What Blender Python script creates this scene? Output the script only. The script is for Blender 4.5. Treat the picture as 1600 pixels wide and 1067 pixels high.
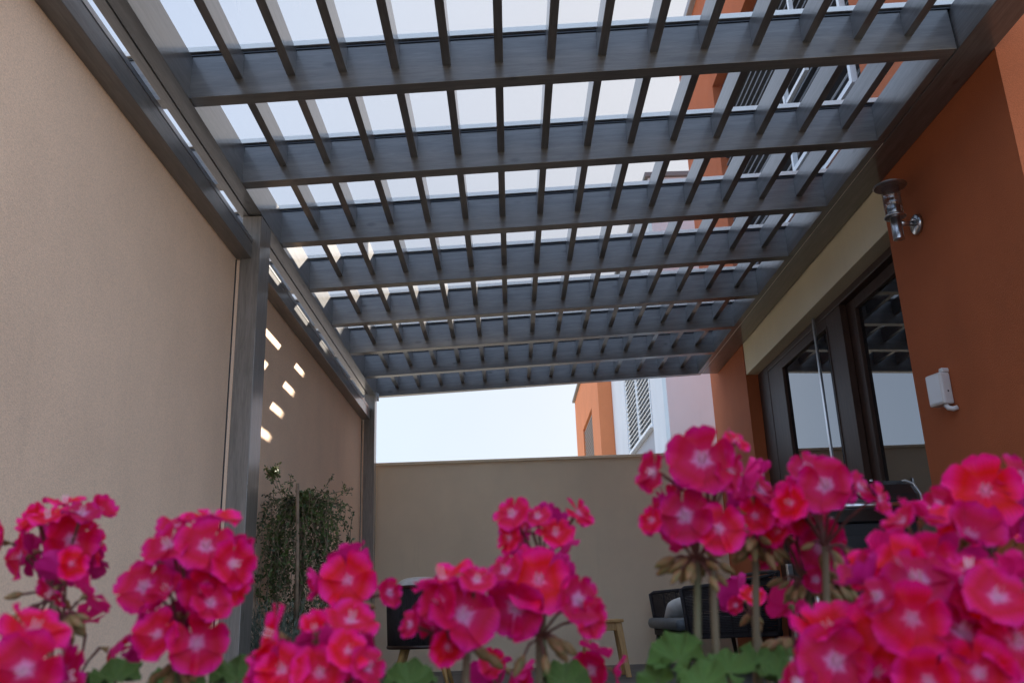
import bpy, bmesh, math, random
from mathutils import Vector, Matrix, noise
from math import radians, sin, cos, pi

scene = bpy.context.scene
for o in list(bpy.data.objects):
    bpy.data.objects.remove(o)
COL = scene.collection

# ------------------------------------------------------------------ camera
CAM_R = Vector((0.99939892, 0.00108999, -0.03464988))
CAM_U = Vector((0.03344386, -0.29347349, 0.95538203))
CAM_F = Vector((0.00912746, 0.95596659, 0.29333354))
CAM_L = Vector((0.0, 0.0, 0.5))
FPX = 1382.87
cd = bpy.data.cameras.new("camera")
cam = bpy.data.objects.new("camera", cd)
COL.objects.link(cam)
cam.matrix_world = Matrix(((CAM_R.x, CAM_U.x, -CAM_F.x, CAM_L.x),
                           (CAM_R.y, CAM_U.y, -CAM_F.y, CAM_L.y),
                           (CAM_R.z, CAM_U.z, -CAM_F.z, CAM_L.z), (0, 0, 0, 1)))
cd.sensor_width = 36.0
cd.lens = FPX / 1600.0 * 36.0
cd.clip_start = 0.02
cd.clip_end = 2000
cd.dof.use_dof = True
cd.dof.focus_distance = 5.0
cd.dof.aperture_fstop = 10.0
scene.camera = cam

# ------------------------------------------------------------------ light
SUN = Vector((1.056, 1.316, 1.0)).normalized()
SUN_EL = math.asin(SUN.z)
SUN_AZ = math.atan2(SUN.x, SUN.y)
w = bpy.data.worlds.new("World")
scene.world = w
w.use_nodes = True
nt = w.node_tree
bg = nt.nodes['Background']
sky = nt.nodes.new('ShaderNodeTexSky')
sky.sky_type = 'NISHITA'
sky.sun_disc = False
sky.sun_elevation = SUN_EL
sky.sun_rotation = SUN_AZ
sky.air_density = 1.0
sky.dust_density = 2.0
sky.ozone_density = 1.0
bg.inputs['Strength'].default_value = 0.13
# thin high haze evens the sky out: a pale veil mixed over the clear-sky model
veil = nt.nodes.new('ShaderNodeMix'); veil.data_type = 'RGBA'
veil.inputs['Factor'].default_value = 0.97
wtc = nt.nodes.new('ShaderNodeTexCoord')
wdt = nt.nodes.new('ShaderNodeVectorMath'); wdt.operation = 'DOT_PRODUCT'
wdt.inputs[1].default_value = SUN
nt.links.new(wtc.outputs['Generated'], wdt.inputs[0])
wmr = nt.nodes.new('ShaderNodeMapRange'); wmr.inputs[1].default_value = -1.0; wmr.inputs[2].default_value = 1.0
nt.links.new(wdt.outputs['Value'], wmr.inputs[0])
wrp = nt.nodes.new('ShaderNodeValToRGB')       # milky towards the sun, bluer away from it
wrp.color_ramp.elements[0].position = 0.40
wrp.color_ramp.elements[0].color = (0.92, 1.20, 1.68, 1)
wrp.color_ramp.elements[1].position = 0.95
wrp.color_ramp.elements[1].color = (0.74, 0.76, 0.80, 1)
for p_, c_ in ((0.60, (0.74, 0.97, 1.32)), (0.76, (0.605, 0.735, 0.95)), (0.86, (0.66, 0.735, 0.85))):
    e_ = wrp.color_ramp.elements.new(p_); e_.color = (*c_, 1)
wcn = nt.nodes.new('ShaderNodeTexNoise'); wcn.inputs['Scale'].default_value = 2.2; wcn.inputs['Detail'].default_value = 4
nt.links.new(wtc.outputs['Generated'], wcn.inputs['Vector'])
wcm = nt.nodes.new('ShaderNodeMapRange'); wcm.inputs[1].default_value = .3; wcm.inputs[2].default_value = .7
wcm.inputs[3].default_value = 1.84; wcm.inputs[4].default_value = 2.02
nt.links.new(wcn.outputs['Fac'], wcm.inputs[0])
nt.links.new(wmr.outputs[0], wrp.inputs[0])
wsc = nt.nodes.new('ShaderNodeVectorMath'); wsc.operation = 'SCALE'; nt.links.new(wcm.outputs[0], wsc.inputs['Scale'])
nt.links.new(wrp.outputs[0], wsc.inputs[0])
nt.links.new(wsc.outputs[0], veil.inputs['B'])
nt.links.new(sky.outputs['Color'], veil.inputs['A'])
nt.links.new(veil.outputs['Result'], bg.inputs['Color'])
sd = bpy.data.lights.new("sun", 'SUN')
sd.energy = 5.0
sd.angle = radians(0.5)
sd.color = (1.0, 0.90, 0.76)
so = bpy.data.objects.new("sun", sd)
so.rotation_euler = SUN.to_track_quat('Z', 'Y').to_euler()
so.location = (20, 25, 20)
COL.objects.link(so)
scene.view_settings.view_transform = 'Standard'
scene.view_settings.look = 'None'
scene.view_settings.exposure = 2.20
scene.view_settings.gamma = 1.0
scene.render.engine = 'CYCLES'
scene.cycles.max_bounces = 10
scene.cycles.diffuse_bounces = 5
scene.cycles.glossy_bounces = 4
scene.cycles.transparent_max_bounces = 16
scene.cycles.caustics_reflective = False
scene.cycles.caustics_refractive = False

# ------------------------------------------------------------------ helpers
def ray(px, py):
    return CAM_F + CAM_R * ((px - 800) / FPX) - CAM_U * ((py - 533.5) / FPX)

def at_y(px, py, y):
    d = ray(px, py)
    return CAM_L + d * (y / d.y)

def at_x(px, py, x):
    d = ray(px, py)
    return CAM_L + d * (x / d.x)

MATS = {}
def mat(name, base, rough=0.6, spec=0.5, metal=0.0, noise_amt=0.0, noise_scale=8.0, bump=0.0,
        bump_scale=60.0, stretch=(1, 1, 1), base2=None, coat=0.0, detail=6, ior=1.5, coat_rough=0.2):
    if name in MATS:
        return MATS[name]
    m = bpy.data.materials.new(name)
    m.use_nodes = True
    n = m.node_tree
    p = n.nodes['Principled BSDF']
    p.inputs['Base Color'].default_value = (*base, 1)
    p.inputs['Roughness'].default_value = rough
    p.inputs['Specular IOR Level'].default_value = spec
    p.inputs['Metallic'].default_value = metal
    p.inputs['Coat Weight'].default_value = coat
    p.inputs['Coat Roughness'].default_value = coat_rough
    p.inputs['IOR'].default_value = ior
    tc = n.nodes.new('ShaderNodeTexCoord')
    mp = n.nodes.new('ShaderNodeMapping')
    mp.inputs['Scale'].default_value = stretch
    oi = n.nodes.new('ShaderNodeObjectInfo')
    ml = n.nodes.new('ShaderNodeMath'); ml.operation = 'MULTIPLY'; ml.inputs[1].default_value = 57.0
    n.links.new(oi.outputs['Random'], ml.inputs[0])
    cb = n.nodes.new('ShaderNodeCombineXYZ')
    for i in range(3):
        n.links.new(ml.outputs[0], cb.inputs[i])
    n.links.new(cb.outputs[0], mp.inputs['Location'])
    n.links.new(tc.outputs['Object'], mp.inputs['Vector'])
    if noise_amt > 0 or base2:
        nz = n.nodes.new('ShaderNodeTexNoise')
        nz.inputs['Scale'].default_value = noise_scale
        nz.inputs['Detail'].default_value = detail
        nz.inputs['Roughness'].default_value = 0.62
        n.links.new(mp.outputs[0], nz.inputs['Vector'])
        rp = n.nodes.new('ShaderNodeValToRGB')
        a = noise_amt
        if base2:
            c1, c2 = base, base2
        else:
            c1 = tuple(max(0, c * (1 - a)) for c in base)
            c2 = tuple(min(1, c * (1 + a)) for c in base)
        rp.color_ramp.elements[0].position = 0.32
        rp.color_ramp.elements[1].position = 0.68
        rp.color_ramp.elements[0].color = (*c1, 1)
        rp.color_ramp.elements[1].color = (*c2, 1)
        n.links.new(nz.outputs['Fac'], rp.inputs['Fac'])
        n.links.new(rp.outputs[0], p.inputs['Base Color'])
    if bump > 0:
        nb = n.nodes.new('ShaderNodeTexNoise')
        nb.inputs['Scale'].default_value = bump_scale
        nb.inputs['Detail'].default_value = 5
        n.links.new(mp.outputs[0], nb.inputs['Vector'])
        bp = n.nodes.new('ShaderNodeBump')
        bp.inputs['Strength'].default_value = bump
        bp.inputs['Distance'].default_value = 0.01
        n.links.new(nb.outputs['Fac'], bp.inputs['Height'])
        n.links.new(bp.outputs[0], p.inputs['Normal'])
    MATS[name] = m
    return m

def stucco(name, base, amt=0.06, bump=0.35):
    """trowelled render: broad mottling, faint weather streaks and a fine grain relief"""
    m = mat(name, base, rough=0.85, spec=0.25, noise_amt=amt, noise_scale=1.3, bump=bump * .6, bump_scale=170.0)
    n = m.node_tree
    p = n.nodes['Principled BSDF']
    link = p.inputs['Base Color'].links[0]
    src = link.from_socket
    tc = [x for x in n.nodes if x.type == 'TEX_COORD'][0]
    n2 = n.nodes.new('ShaderNodeTexNoise'); n2.inputs['Scale'].default_value = 230; n2.inputs['Detail'].default_value = 2
    n.links.new(tc.outputs['Object'], n2.inputs['Vector'])
    r2 = n.nodes.new('ShaderNodeMapRange'); r2.inputs[1].default_value = 0.3; r2.inputs[2].default_value = 0.7
    r2.inputs[3].default_value = 0.88; r2.inputs[4].default_value = 1.12
    n.links.new(n2.outputs['Fac'], r2.inputs[0])
    mp = n.nodes.new('ShaderNodeMapping'); mp.inputs['Scale'].default_value = (1.6, 1.6, 0.7)
    n.links.new(tc.outputs['Object'], mp.inputs['Vector'])
    n3 = n.nodes.new('ShaderNodeTexNoise'); n3.inputs['Scale'].default_value = 1.6; n3.inputs['Detail'].default_value = 5
    n.links.new(mp.outputs[0], n3.inputs['Vector'])
    r3 = n.nodes.new('ShaderNodeMapRange'); r3.inputs[1].default_value = 0.3; r3.inputs[2].default_value = 0.7
    r3.inputs[3].default_value = 0.965; r3.inputs[4].default_value = 1.03
    n.links.new(n3.outputs['Fac'], r3.inputs[0])
    mp4 = n.nodes.new('ShaderNodeMapping'); mp4.inputs['Scale'].default_value = (7, 7, 0.55)
    n.links.new(tc.outputs['Object'], mp4.inputs['Vector'])
    n4 = n.nodes.new('ShaderNodeTexNoise'); n4.inputs['Scale'].default_value = 1.0; n4.inputs['Detail'].default_value = 7
    n4.inputs['Roughness'].default_value = .7
    n.links.new(mp4.outputs[0], n4.inputs['Vector'])
    r4 = n.nodes.new('ShaderNodeMapRange'); r4.inputs[1].default_value = .60; r4.inputs[2].default_value = .74
    r4.inputs[3].default_value = 1.0; r4.inputs[4].default_value = .93
    n.links.new(n4.outputs['Fac'], r4.inputs[0])
    mu0 = n.nodes.new('ShaderNodeMath'); mu0.operation = 'MULTIPLY'
    n.links.new(r3.outputs[0], mu0.inputs[0]); n.links.new(r4.outputs[0], mu0.inputs[1])
    mu = n.nodes.new('ShaderNodeMath'); mu.operation = 'MULTIPLY'
    n.links.new(r2.outputs[0], mu.inputs[0]); n.links.new(mu0.outputs[0], mu.inputs[1])
    mx = n.nodes.new('ShaderNodeVectorMath'); mx.operation = 'SCALE'
    n.links.new(src, mx.inputs[0]); n.links.new(mu.outputs[0], mx.inputs['Scale'])
    n.links.new(mx.outputs[0], p.inputs['Base Color'])
    return m

def wood(name, c1, c2, stretch):
    m = mat(name, c1, rough=0.32, spec=0.52, coat=0.60, coat_rough=0.14, base2=c2, noise_scale=4.5, stretch=stretch, bump=0.07, bump_scale=16.0)
    n = m.node_tree; p = n.nodes['Principled BSDF']
    src = p.inputs['Base Color'].links[0].from_socket
    mp = [x for x in n.nodes if x.type == 'MAPPING'][0]
    f_ = n.nodes.new('ShaderNodeTexNoise'); f_.inputs['Scale'].default_value = 13; f_.inputs['Detail'].default_value = 8
    f_.inputs['Distortion'].default_value = 1.2
    n.links.new(mp.outputs[0], f_.inputs['Vector'])
    r_ = n.nodes.new('ShaderNodeMapRange'); r_.inputs[1].default_value = .35; r_.inputs[2].default_value = .65
    r_.inputs[3].default_value = .86; r_.inputs[4].default_value = 1.12
    n.links.new(f_.outputs['Fac'], r_.inputs[0])
    # dark knots here and there
    tc = [x for x in n.nodes if x.type == 'TEX_COORD'][0]
    vm = n.nodes.new('ShaderNodeMapping'); vm.inputs['Scale'].default_value = tuple(1.0 if q < 3 else 2.2 for q in stretch)
    n.links.new([x for x in n.nodes if x.type == 'COMBXYZ'][0].outputs[0], vm.inputs['Location'])
    n.links.new(tc.outputs['Object'], vm.inputs['Vector'])
    v_ = n.nodes.new('ShaderNodeTexVoronoi'); v_.inputs['Scale'].default_value = 3.3
    n.links.new(vm.outputs[0], v_.inputs['Vector'])
    k_ = n.nodes.new('ShaderNodeMapRange'); k_.inputs[1].default_value = .05; k_.inputs[2].default_value = .12
    k_.inputs[3].default_value = .50; k_.inputs[4].default_value = 1.0
    n.links.new(v_.outputs['Distance'], k_.inputs[0])
    mu = n.nodes.new('ShaderNodeMath'); mu.operation = 'MULTIPLY'
    n.links.new(r_.outputs[0], mu.inputs[0]); n.links.new(k_.outputs[0], mu.inputs[1])
    sc = n.nodes.new('ShaderNodeVectorMath'); sc.operation = 'SCALE'
    n.links.new(src, sc.inputs[0]); n.links.new(mu.outputs[0], sc.inputs['Scale'])
    n.links.new(sc.outputs[0], p.inputs['Base Color'])
    return m
M_WOOD = wood('stained_wood', (0.104, 0.102, 0.102), (0.165, 0.160, 0.158), (0.7, 9, 9))
M_WOODY = wood('stained_wood_long', (0.104, 0.102, 0.102), (0.165, 0.160, 0.158), (9, 0.7, 9))
M_WOODV = wood('stained_wood_upright', (0.20, 0.178, 0.155), (0.27, 0.24, 0.215), (9, 9, 0.7))
M_BEIGE = stucco('beige_render', (0.93, 0.67, 0.49))
M_BEIGE2 = stucco('garden_wall_render', (0.87, 0.70, 0.50))
M_ORANGE = stucco('terracotta_render', (0.43, 0.118, 0.044), 0.10)
M_ORANGE2 = stucco('bright_orange_render', (0.60, 0.21, 0.09), 0.05)
M_LILAC = stucco('pale_lilac_render', (0.50, 0.55, 0.58), 0.04)
M_WHITE = stucco('white_render', (0.62, 0.63, 0.64), 0.03)
M_GREY = stucco('grey_render', (0.36, 0.36, 0.38), 0.03)
M_CREAM = stucco('cream_lintel', (0.84, 0.76, 0.55), 0.05)
M_ALU = mat('light_aluminium', (0.93, 0.88, 0.80), rough=0.35, spec=0.5, metal=0.0)
M_ALUM = mat('brushed_metal', (0.55, 0.55, 0.56), rough=0.28, metal=1.0, noise_amt=0.1, noise_scale=30, stretch=(1, 1, 8))
M_GASKET = mat('dark_gasket', (0.02, 0.024, 0.032), rough=0.5)
M_FRAME = mat('dark_wood_frame', (0.050, 0.026, 0.018), rough=0.5, spec=0.25, base2=(0.075, 0.042, 0.030), noise_scale=6,
              stretch=(6, 6, 0.8), bump=0.1, bump_scale=30)
M_BLACK = mat('black_enamel', (0.012, 0.012, 0.013), rough=0.22, coat=0.4, noise_amt=0.2)
M_MATTE = mat('black_powder_coat', (0.014, 0.014, 0.015), rough=0.6, spec=0.25, noise_amt=0.3)
M_ROPE = mat('dark_rope', (0.028, 0.022, 0.024), rough=0.7, noise_amt=0.3, noise_scale=60, bump=0.4, bump_scale=200)
M_CUSH = mat('slate_leather', (0.085, 0.105, 0.125), rough=0.45, noise_amt=0.2, noise_scale=14, bump=0.2, bump_scale=30)
M_PILLOW = mat('off_white_fabric', (0.68, 0.66, 0.62), rough=0.9, noise_amt=0.1, noise_scale=18, bump=0.4, bump_scale=150)
M_PINE = mat('honey_wood', (0.46, 0.24, 0.07), rough=0.5, base2=(0.60, 0.36, 0.13), noise_scale=5, stretch=(14, 14, 1.2),
             bump=0.1, bump_scale=30)
M_FLOOR = mat('grey_paving', (0.10, 0.092, 0.085), rough=0.6, noise_amt=0.25, noise_scale=5, bump=0.2, bump_scale=60)
M_SOIL = mat('ground_earth', (0.30, 0.27, 0.22), rough=0.95, noise_amt=0.3, noise_scale=0.3, bump=0.4, bump_scale=3)
M_PLASTIC = mat('white_plastic', (0.62, 0.60, 0.58), rough=0.4, noise_amt=0.04)
M_CLAY = mat('terracotta_pot', (0.35, 0.14, 0.07), rough=0.8, noise_amt=0.2, noise_scale=8, bump=0.2)
M_COMPOST = mat('potting_soil', (0.03, 0.022, 0.016), rough=1.0, noise_amt=0.4, noise_scale=40, bump=1.0, bump_scale=60)
M_LEAFD = mat('dark_small_leaf', (0.020, 0.030, 0.012), rough=0.5, base2=(0.13, 0.18, 0.045), noise_scale=9)
M_LAV = mat('grey_green_foliage', (0.10, 0.12, 0.085), rough=0.7, base2=(0.20, 0.22, 0.17), noise_scale=12)
M_BARK = mat('brown_cane', (0.26, 0.18, 0.12), rough=0.8, noise_amt=0.3, noise_scale=20)

def glass_mat(name, tint, ior):
    m = bpy.data.materials.new(name); m.use_nodes = True
    n = m.node_tree; n.nodes.clear()
    out = n.nodes.new('ShaderNodeOutputMaterial')
    tr = n.nodes.new('ShaderNodeBsdfTransparent'); tr.inputs[0].default_value = (*tint, 1)
    gl = n.nodes.new('ShaderNodeBsdfGlossy'); gl.inputs['Roughness'].default_value = 0.0
    lw = n.nodes.new('ShaderNodeLayerWeight'); lw.inputs['Blend'].default_value = 0.5
    pw = n.nodes.new('ShaderNodeMath'); pw.operation = 'POWER'; pw.inputs[1].default_value = 5.0
    n.links.new(lw.outputs['Facing'], pw.inputs[0])
    f0 = ((ior - 1) / (ior + 1)) ** 2
    fr = n.nodes.new('ShaderNodeMath'); fr.operation = 'MULTIPLY_ADD'
    fr.inputs[1].default_value = 1 - f0; fr.inputs[2].default_value = f0
    n.links.new(pw.outputs[0], fr.inputs[0])
    mx = n.nodes.new('ShaderNodeMixShader')
    n.links.new(fr.outputs[0], mx.inputs[0]); n.links.new(tr.outputs[0], mx.inputs[1]); n.links.new(gl.outputs[0], mx.inputs[2])
    n.links.new(mx.outputs[0], out.inputs['Surface'])
    return m
M_ROOFGLASS = glass_mat('roof_glass', (0.93, 0.93, 0.94), 1.35)
M_LAMPGLASS = glass_mat('lamp_glass', (0.90, 0.92, 0.93), 1.95)
M_DOORGLASS = mat('dark_glazing', (0.012, 0.011, 0.012), rough=0.0, spec=0.5, ior=2.4, noise_amt=0.05, noise_scale=1)

class MB:
    def __init__(self):
        self.bm = bmesh.new(); self.uv = None
    def box(self, x0, x1, y0, y1, z0, z1, M=None):
        vs = [Vector((x, y, z)) for x in (x0, x1) for y in (y0, y1) for z in (z0, z1)]
        if M: vs = [M @ v for v in vs]
        v = [self.bm.verts.new(a) for a in vs]
        for f in ((0, 1, 3, 2), (4, 6, 7, 5), (0, 4, 5, 1), (2, 3, 7, 6), (0, 2, 6, 4), (1, 5, 7, 3)):
            self.bm.faces.new([v[i] for i in f])
        return self
    def ring_tube(self, pts, rad, seg=8, cap=True):
        pts = [Vector(p) for p in pts]
        rs = rad if isinstance(rad, (list, tuple)) else [rad] * len(pts)
        prev = None; rings = []
        up = Vector((0, 0, 1))
        for i, p in enumerate(pts):
            d = (pts[min(i + 1, len(pts) - 1)] - pts[max(i - 1, 0)]).normalized()
            a = d.cross(up)
            if a.length < 1e-3: a = d.cross(Vector((1, 0, 0)))
            a.normalize()
            if prev is not None:
                a2 = prev - d * prev.dot(d)
                if a2.length > 1e-4: a = a2.normalized()
            prev = a
            b = d.cross(a)
            rings.append([self.bm.verts.new(p + (a * cos(2 * pi * k / seg) + b * sin(2 * pi * k / seg)) * rs[i]) for k in range(seg)])
        for i in range(len(rings) - 1):
            for k in range(seg):
                self.bm.faces.new((rings[i][k], rings[i][(k + 1) % seg], rings[i + 1][(k + 1) % seg], rings[i + 1][k]))
        if cap:
            self.bm.faces.new(list(reversed(rings[0]))); self.bm.faces.new(rings[-1])
        return self
    def lathe(self, prof, c=(0, 0, 0), seg=24, M=None):
        c = Vector(c); rings = []
        for r, z in prof:
            ring = []
            for k in range(seg):
                v = Vector((r * cos(2 * pi * k / seg), r * sin(2 * pi * k / seg), z))
                if M: v = M @ v
                ring.append(self.bm.verts.new(v + c))
            rings.append(ring)
        for i in range(len(rings) - 1):
            for k in range(seg):
                self.bm.faces.new((rings[i][k], rings[i][(k + 1) % seg], rings[i + 1][(k + 1) % seg], rings[i + 1][k]))
        self.bm.faces.new(list(reversed(rings[0]))); self.bm.faces.new(rings[-1])
        return self
    def build(self, name, m, parent=None, bevel=0.0, smooth=False, loc=None, kind=None, seg=2, label=None):
        self.bm.normal_update()
        bmesh.ops.recalc_face_normals(self.bm, faces=self.bm.faces)
        me = bpy.data.meshes.new(name)
        if loc is not None:
            bmesh.ops.translate(self.bm, verts=self.bm.verts, vec=-Vector(loc))
        self.bm.to_mesh(me); self.bm.free()
        me.materials.append(m)
        if smooth:
            for p in me.polygons: p.use_smooth = True
        o = bpy.data.objects.new(name, me)
        COL.objects.link(o)
        if loc is not None: o.location = loc
        if parent is not None:
            o.parent = parent
            o.location = Vector(o.location) - Vector(parent.location) if parent.type == 'EMPTY' else o.location
        if bevel > 0:
            b = o.modifiers.new('bevel', 'BEVEL'); b.width = bevel; b.segments = seg; b.limit_method = 'ANGLE'
            b.harden_normals = False
        if kind: o['kind'] = kind
        if label: o['label'] = label
        return o

def tag(o, label=None, cat=None, group=None, kind=None):
    if label: o['label'] = label
    if cat: o['category'] = cat
    if group: o['group'] = group
    if kind: o['kind'] = kind
    return o

def thing(name, label, cat, loc=(0, 0, 0), group=None):
    o = bpy.data.objects.new(name, None)
    o.empty_display_size = 0.1
    COL.objects.link(o); o.location = loc
    return tag(o, label, cat, group)

def link_copy(src, parent, loc):
    c = src.copy(); COL.objects.link(c); c.parent = parent; c.location = loc
    return c

# ------------------------------------------------------------------ dimensions (metres, from the perspective)
H0 = 2.66; SL = 0.0385            # rafter underside at x=0 and slope towards the house
Y1 = 3.2465; DY = 0.7629          # first rafter in view, spacing
XL = -1.2845; XR = 1.978; XW = 2.142
S1 = -1.0822; DS = 0.2201
def zr(x): return H0 + SL * x
YEND = 8.95

# ------------------------------------------------------------------ ground
g = MB().box(-150, 150, -60, 260, -0.3, -0.02).build('ground', M_SOIL, kind='structure')
f = MB()
rnd = random.Random(4)
ty = -1.2
while ty < YEND - 0.02:
    tx = -1.40
    while tx < XW - 0.05:
        f.box(tx + .003, min(tx + .597, XW - .003), ty + .003, min(ty + .597, YEND - .003), -0.02, rnd.uniform(-0.0012, 0.0))
        tx += 0.6
    ty += 0.6
f.build('patio_floor', M_FLOOR, kind='structure')

# ------------------------------------------------------------------ walls
wl = thing('boundary_wall', 'tall beige rendered wall running along the left side behind the grey posts', 'wall', (-1.55, 4, 0))
MB().box(-1.75, -1.409, -2.5, YEND - .002, 0, 2.40).build('wall_face', M_BEIGE, wl, loc=(-1.55, 4, 0))
MB().box(-1.408, -1.389, 4.374, 4.40, 0, 2.345).build('edge_trim', M_ALU if False else M_BEIGE, wl, bevel=.002)
MB().box(-1.4085, -1.4045, 4.362, 4.372, 0, 2.345).build('joint', M_GASKET, wl)
MB().box(-1.408, -1.392, 8.455, 8.47, 0, 2.345).build('edge_trim', M_BEIGE, wl, bevel=.002)
MB().box(-1.4085, -1.4045, 8.446, 8.454, 0, 2.345).build('joint', M_GASKET, wl)

wb = thing('garden_wall', 'low grey-beige rendered wall closing the far end of the patio', 'wall', (0.4, YEND + .12, 0))
MB().box(-1.75, 2.6, YEND, YEND + .24, 0, 1.972).build('wall_face', M_BEIGE2, wb, loc=(0.4, YEND, 0))
MB().box(-1.76, 2.6, YEND - .022, YEND + .262, 1.973, 2.003).build('coping', M_BEIGE2, wb, bevel=.004, loc=(0.4, YEND, 1.98))

# ------------------------------------------------------------------ pergola
pg = thing('pergola', 'grey-brown stained wooden pergola with glass roof and rows of slats overhead', 'pergola', (0.35, 5.4, 0))
PGL = Vector(pg.location)
def bar(name, p0, p1, hy, hz, m, parent, bevel=0.0015, zoff=0.0, mesh=None, label=None):
    """box of length |p1-p0| along local x; p0,p1 = centre of the BOTTOM edge; hy width, hz height"""
    p0 = Vector(p0); p1 = Vector(p1); d = p1 - p0; L = d.length; c = (p0 + p1) / 2
    if mesh is None:
        mb = MB().box(-L / 2, L / 2, -hy / 2, hy / 2, 0, hz)
        o = mb.build(name, m, None, bevel=bevel, label=label)
    else:
        o = bpy.data.objects.new(name, mesh); COL.objects.link(o)
        if bevel > 0:
            b = o.modifiers.new('bevel', 'BEVEL'); b.width = bevel; b.segments = 2; b.limit_method = 'ANGLE'
    x = d.normalized(); z = Vector((0, 0, 1)); y = z.cross(x).normalized(); z = x.cross(y)
    R = Matrix((x, y, z)).transposed().to_4x4()
    o.matrix_world = Matrix.Translation(c) @ R
    o.parent = parent
    o.location = c - Vector(parent.location)
    o.rotation_euler = R.to_euler()
    return o

YB0 = YNEAR = 1.10
NEAR_R = -1                       # the roof starts just above the frame
rmesh = smesh = gmesh = kmesh = amesh = None
LX0, LX1 = -1.62, 1.976
for k in range(NEAR_R, 8):
    y = Y1 + k * DY + 0.0375
    o = bar('rafter', (LX0, y, zr(LX0)), (LX1, y, zr(LX1)), 0.073, 0.198, M_WOOD, pg, mesh=rmesh)
    rmesh = o.data
    y0 = y
    o = bar('gasket', (LX0, y0, zr(LX0) + .199), (2.12, y0, zr(2.12) + .199), 0.083, 0.006, M_GASKET, pg, bevel=0, mesh=kmesh)
    kmesh = o.data
    o = bar('glazing_bar', (LX0, y0, zr(LX0) + .216), (2.12, y0, zr(2.12) + .216), 0.092, 0.026, M_ALU, pg, bevel=0.002, mesh=amesh)
    amesh = o.data
    if k < 7:
        ym = y + DY / 2
        o = bar('glass_panel', (LX0, ym, zr(LX0) + .207), (2.125, ym, zr(2.125) + .207), DY - .012, 0.006, M_ROOFGLASS, pg, bevel=0, mesh=gmesh)
        gmesh = o.data
# slats: 14 in each bay
stuff = MB()
cnt = 0
for b in list(range(-1, 7)) + list(range(NEAR_R, -1)):
    ya = Y1 + b * DY + .0375 + .0365; yb = ya + DY - .073
    for j in range(14):
        x = S1 + j * DS + .0004 * ((b * 7 + j * 13) % 9 - 4)
        zb = zr(x) + .077
        if b >= -1 and cnt < 100:
            o = bar('slat', (x, ya, zb), (x, yb, zb), 0.036, 0.119, M_WOOD, pg, bevel=0.0012, mesh=smesh)
            smesh = o.data; cnt += 1
        else:
            stuff.box(x - .018, x + .018, ya, yb, zb, zb + .119)
st = stuff.build('slat', M_WOODY, pg, bevel=0.0012, kind='stuff')

# left carrier beam (two planks) and right blocking + ledger
bar('carrier_beam', (-1.3192, YB0, 2.604), (-1.3192, 8.60, 2.604), 0.069, 0.205, M_WOOD, pg)
bar('carrier_beam', (-1.3775, YB0, 2.598), (-1.3775, 8.46, 2.598), 0.044, 0.208, M_WOOD, pg)
bar('ledger_beam', (2.0600, 2.30, 2.735), (2.0600, 8.62, 2.735), 0.158, 0.212, M_WOOD, pg)
bmesh_ = None
for b in range(-1, 7):
    ya = Y1 + b * DY + .0375 + .0365; yb = ya + DY - .073
    if b >= 0:
        o = bar('blocking', (1.9555, ya, 2.7365), (1.9555, yb, 2.7365), 0.041, 0.195, M_WOOD, pg, mesh=bmesh_)
        bmesh_ = o.data
MB().box(1.9765, 1.9805, 4.05, 8.55, 2.737, 2.90).build('joint', M_ALU, pg)
# lower wall beam between the posts, with the aluminium gutter on it
for ya, yb in ((YB0, 4.368), (4.567, 8.464)):
    bar('wall_beam', (-1.3675, ya, 2.35), (-1.3675, yb, 2.35), 0.081, 0.088, M_WOOD, pg)
    gt = MB().box(-1.3275, -1.3245, ya, yb, 2.4385, 2.462)
    gt.box(-1.40, -1.3275, ya, yb, 2.4385, 2.4415)
    gt.box(-1.40, -1.397, ya, yb, 2.4415, 2.462)
    gt.build('gutter', M_ALUM, pg)
for ya, yb in ((4.37, 4.565), (8.466, 8.60)):
    MB().box(-1.388, -1.285, ya, yb, 0, 2.597).build('post', M_WOODV, pg, bevel=.003, loc=(-1.3365, (ya + yb) / 2, 1.3))
# small steel bracket on top of the far post
MB().box(-1.283, -1.268, 8.50, 8.585, 2.585, 2.63).box(-1.283, -1.262, 8.582, 8.588, 2.56, 2.64).build('bracket', M_ALUM, pg)

# ------------------------------------------------------------------ our house (right)
HO = Vector((2.142, 6, 0))
hs = thing('terracotta_house', 'two-storey terracotta rendered house close on the right with dark wooden patio door', 'house', HO)
Z_TOP = 6.60; YH0 = 3.255; YH1 = 8.948
D0, D1, DZ = 4.50, 7.625, 2.455       # door opening
W0, W1, WZ0, WZ1 = 4.30, 7.70, 3.18, 5.40
wm = MB()
def wp(y0, y1, z0, z1): wm.box(XW, XW + .32, y0, y1, z0, z1)
wp(YH0, D0, 0, Z_TOP); wp(D1 + .0, YH1 + .0, 0, Z_TOP)
wp(D0, D1, 2.80, WZ0)
wp(D0, D1, WZ1, Z_TOP)
wm.box(XW, XW + .32, D1 + 0, D1 + 0.0001, 0, .001)
wm.box(XW + .33, XW + 7.5, YH0, YH0 + .3, 0, Z_TOP)
wm.box(XW + .33, XW + 7.5, YH1 - .3, YH1, 0, Z_TOP)
wm.box(XW + 7.2, XW + 7.5, YH0 + .31, YH1 - .31, 0, Z_TOP)
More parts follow.
